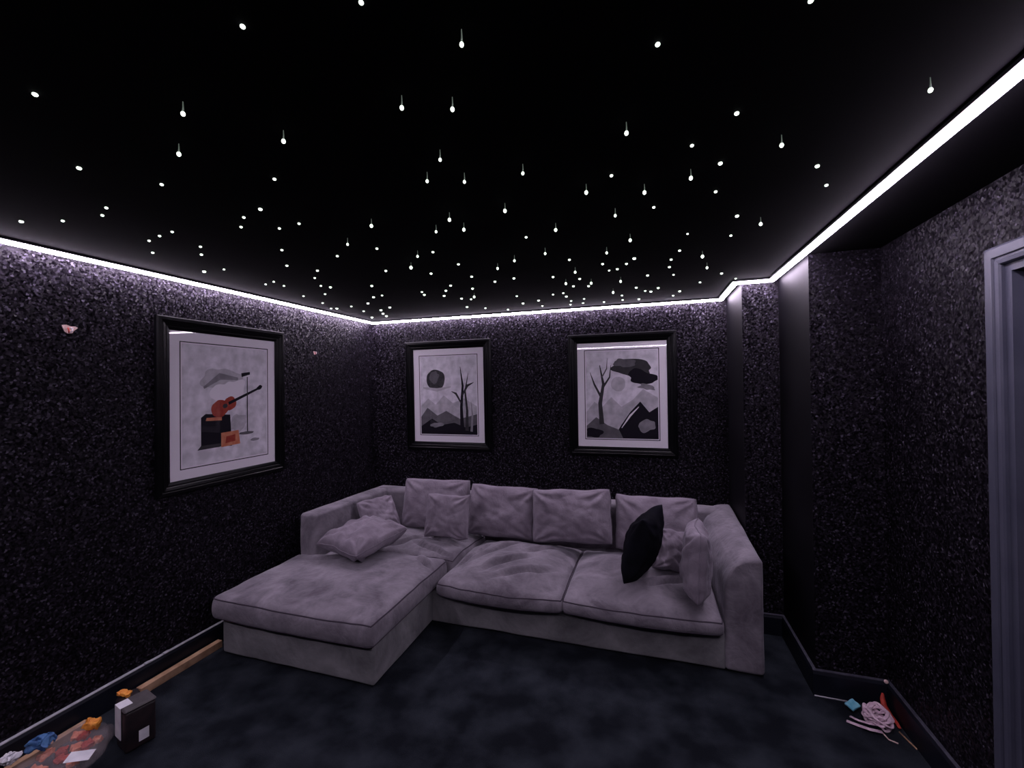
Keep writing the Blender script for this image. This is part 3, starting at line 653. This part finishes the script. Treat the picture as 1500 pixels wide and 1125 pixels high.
# ---------------------------------------------------------------- bare wiring points on the left wall
def wiring(y, z, s, label):
    root = empty('wall_wiring_point', (0, y, z), 0, label, 'wiring point')
    bm = bmesh.new()
    pts = [(-.030, .016), (-.012, .020), (.006, .013), (.024, .015), (.034, .008), (.020, -.006), (.012, -.020), (-.006, -.024), (-.018, -.016), (-.024, .0)]
    prism(bm, [(a * s, b_ * s) for a, b_ in pts], .0005, .004, lambda u, v, t: Vector((t, u, v))); link('bare_plaster', bm, M['plaster'], root, False)
    bm = bmesh.new(); tube(bm, [(.003, -.006 * s, .004 * s), (.012, -.008 * s, .0), (.016, -.008 * s, -.014 * s), (.012, -.006 * s, -.02 * s)], .0032 * s); link('wire', bm, M['red'], root)
    bm = bmesh.new(); tube(bm, [(.003, .006 * s, .006 * s), (.014, .007 * s, .002), (.018, .006 * s, -.010 * s), (.012, .0, -.018 * s)], .0032 * s); link('wire', bm, M['white'], root)
wiring(-2.508, 2.023, 1.0, 'bare wiring point in pinkish plaster on the left wall, nearer the camera')
wiring(-.825, 2.019, .72, 'small bare wiring point between left wall picture and room corner')

# ---------------------------------------------------------------- things on the floor, left
def batten(x, y0, y1, wd, ht, label, rz=0, wob_=0):
    root_pts = bmesh.new(); box(root_pts, -wd / 2, wd / 2, -(y1 - y0) / 2, (y1 - y0) / 2, 0, ht, 0, .0025)
    o = link('timber_batten', root_pts, M['wood'], None, False); o.location = (x, (y0 + y1) / 2, .001); o.rotation_euler = (0, 0, R(rz))
    return tag(o, label, 'timber', 'timber battens along the left skirting')
batten(.052, -2.245, -1.765, .040, .045, 'timber batten on the carpet between the dark box and the chaise', 0)
batten(.052, -3.05, -2.475, .034, .040, 'timber batten against the left skirting beside the plastic bag', 0)

bx = empty('storage_box', (.392, -2.462, .001), R(-13), 'dark upright box with white tape over its top edge', 'box')
bm = bmesh.new(); box(bm, -.056, .056, -.060, .060, 0, .188, 0, .012, 3); link('body', bm, M['box_body'], bx)
bm = bmesh.new(); box(bm, -.058, .058, -.062, .062, .186, .202, 0, .010, 3); link('lid', bm, M['box_lid'], bx)
bm = bmesh.new(); box(bm, -.046, .016, -.0665, -.0625, .055, .2035, 0, .0008); box(bm, -.046, .016, -.0665, -.018, .2025, .2045, 0, .0008); tag(link('tape', bm, M['white'], bx, False), 'white tape folded over the top edge')
bm = bmesh.new(); box(bm, .0562, .0575, -.010, .030, .028, .080, 0, .0004); tag(link('paper_label', bm, M['white'], bx, False), 'small white label on the side')

def lump(name, half, loc, rot, m, label=None, cat=None, group=None, seed=0, amp=.25, parent=None, r=None, step=None):
    bm = bmesh.new(); s = min(half); mx = max(half)
    def d(p):
        p = Vector(p); n_ = Vector((noise.noise(p / mx * 1.7 + Vector((seed, 0, 0))), noise.noise(p / mx * 1.7 + Vector((0, seed, 5))), noise.noise(p / mx * 2.1 + Vector((3, 0, seed)))))
        n2 = noise.noise(p / mx * 5 + Vector((seed, seed, 0)))
        return p + n_ * s * amp * 2 + p.normalized() * n2 * s * amp
    rbox(bm, half, r or s * .45, step or mx / 8, d)
    o = link(name, bm, m, parent); o.location = loc; o.rotation_euler = [R(a) for a in rot]
    if label: tag(o, label, cat, group)
    return o
lump('fixings_packet', (.026, .018, .008), (.262, -2.435, .190), (0, 20, 30), M['orange'], 'crumpled orange packet behind the top of the dark box', 'packet', seed=2, amp=.4)
lump('carton', (.034, .045, .088), (.275, -2.425, .091), (0, 0, -13), M['box_body'], 'small black carton behind the dark box, carrying an orange packet', 'box', seed=4, amp=.05)

# clear bag of fixings: a flat crumpled film pouch and the things inside
bag = empty('plastic_bag', (.246, -2.675, .001), R(10), 'crumpled clear plastic bag of red and orange fixings on the carpet', 'bag')
bm = bmesh.new()
def bagdef(p):
    p = Vector(p); q = p + Vector((noise.noise(p * 14), noise.noise(p * 14 + Vector((5, 0, 0))), 0)) * .016
    if p.x > 0: q.x *= 1 - .55 * ss((p.y - .06) / .12)
    q.z += .012 * noise.noise(Vector((p.x * 22, p.y * 22, 1))) + .006 * noise.noise(Vector((p.x * 50, p.y * 50, 3)))
    e = max(abs(p.x) / .14, abs(p.y) / .195); q.z *= (1 - .35 * ss((e - .6) / .4)); q.z = max(q.z, -.0447)
    return q
rbox(bm, (.14, .195, .045), .03, .009, bagdef); o = link('film', bm, M['film'], bag); o.location = (0, 0, .0455)
bm = bmesh.new(); box(bm, -.045, .045, -.028, .028, 0, .001); o = link('paper_label', bm, M['white'], bag, False); o.location = (.115, -.01, .088); o.rotation_euler = (R(4), R(6), R(25)); tag(o, 'white card label')
rnd = random.Random(5)
inside = [('red', -.05, .06, .05, .028), ('salmon', .015, .075, .055, .035), ('red', .06, .08, .040, .03), ('salmon', -.04, -.03, .06, .03), ('salmon', .055, .112, .040, .03),
          ('red', -.02, .120, .036, .024), ('salmon', .075, .02, .040, .03), ('red', .02, .02, .045, .03), ('salmon', -.075, .02, .03, .04), ('red', .045, -.07, .05, .025), ('salmon', -.065, .13, .04, .03)]
where = ['near the batten', 'in the middle', 'by the label', 'under the film centre', 'at the far end', 'at the batten edge', 'at the carpet edge', 'by the orange packet', 'along the batten', 'beside the blue lump', 'under the crease']
for k, (mk, dx, dy, a, b_) in enumerate(inside):
    lump('fixings_packet', (a * .55, b_ * .62, .010), (.228 + dx * .95 - dy * .17, -2.690 + dy * 1.1 + dx * .17, .036 + .011 * (k % 3)), (rnd.uniform(-15, 15), rnd.uniform(-15, 15), rnd.uniform(0, 180)), M[mk],
         '%s packet of fixings inside the clear bag, %s' % ('dark red' if mk == 'red' else 'salmon', where[k]), 'packet', 'fixings packets in the clear bag', seed=k * 2.1, amp=.35)
lump('fixings_packet', (.030, .022, .012), (.228, -2.548, .116), (0, 15, 35), M['orange'], 'bright orange packet on the end of the bag against the dark box', 'packet', 'fixings packets in the clear bag', seed=31, amp=.4)
lump('rag', (.034, .026, .018), (.160, -2.700, .131), (0, 0, 40), M['blue'], 'crumpled blue rag on the clear bag', 'rag', seed=17, amp=.6)
lump('paper_ball', (.024, .02, .015), (.128, -2.785, .120), (0, 0, 10), M['white'], 'crumpled white paper beside the blue rag', 'paper', seed=19, amp=.5)

# ---------------------------------------------------------------- things on the floor, right corner
tg = empty('ribbon_tangle', (3.848, -1.325, .0), 0, 'tangled pinkish white tape on the carpet by the alcove skirting', 'tape')
def tangle(seed, n, r, h, w_, m, name, cx=0, cy=0):
    rnd = random.Random(seed); pts = []
    for i in range(n):
        a = i * 1.15 + rnd.uniform(-.4, .4); rr = r * rnd.uniform(.45, 1.0)
        pts.append(Vector((cx + math.cos(a) * rr, cy + math.sin(a) * rr * 1.25, .006 + h * rnd.uniform(0, 1))))
    sm = []
    for i in range(1, len(pts) - 2):
        p0, p1, p2, p3 = pts[i - 1:i + 3]
        for k in range(7):
            t = k / 7; sm.append(.5 * ((2 * p1) + (p2 - p0) * t + (2 * p0 - 5 * p1 + 4 * p2 - p3) * t * t + (3 * p1 - p0 - 3 * p2 + p3) * t ** 3))
    bm = bmesh.new(); tube(bm, [(p.x, p.y, max(.006, p.z)) for p in sm], w_, n=8, flat=.45); return link(name, bm, m, tg)
tangle(3, 62, .058, .060, .0080, M['pink'], 'tape_loops')
bm = bmesh.new(); tube(bm, [(-.02, -.04, .02), (-.05, -.04, .02), (-.085, -.02, .012), (-.11, .01, .006)], .0075, flat=.4); link('tape_end', bm, M['pink'], tg)
bm = bmesh.new(); tube(bm, [(-.01, -.07, .01), (-.06, -.07, .012), (-.10, -.05, .008), (-.14, -.03, .006)], .010, flat=.35); link('tape_end', bm, M['pink'], tg)
bm = bmesh.new(); tube(bm, [(-.01, -.06, .006), (.0, -.105, .004), (.03, -.12, .004)], .003); link('tape_end', bm, M['plaster'], tg)
lump('plastic_scrap', (.026, .022, .005), (3.770, -1.258, .030), (12, -18, 30), M['turq'], 'turquoise plastic piece under the far side of the pinkish tape', 'plastic scrap', seed=7, amp=.2)
bm = bmesh.new(); tube(bm, [(3.922, -1.205, .085), (3.918, -1.212, .06), (3.917, -1.23, .035), (3.926, -1.27, .018), (3.932, -1.31, .014), (3.930, -1.345, .010)], .010, n=8, flat=.5, rad=[.005, .011, .014, .011, .009, .006])
tag(link('red_strap', bm, M['red']), 'dark red strap curling behind the pinkish tape towards the corner', 'strap')
bm = bmesh.new(); tube(bm, [(3.918, -1.365, .006), (3.942, -1.46, .004)], .0035, n=6)
tag(link('thin_stick', bm, M['wood']), 'thin pale stick on the carpet beside the pinkish tape', 'stick')
bm = bmesh.new(); tube(bm, [(3.622, -1.193, .004), (3.69, -1.194, .004), (3.77, -1.196, .004)], .0035, n=6)
tag(link('white_cable', bm, M['caulk']), 'short white cable along the foot of the alcove skirting', 'cable')
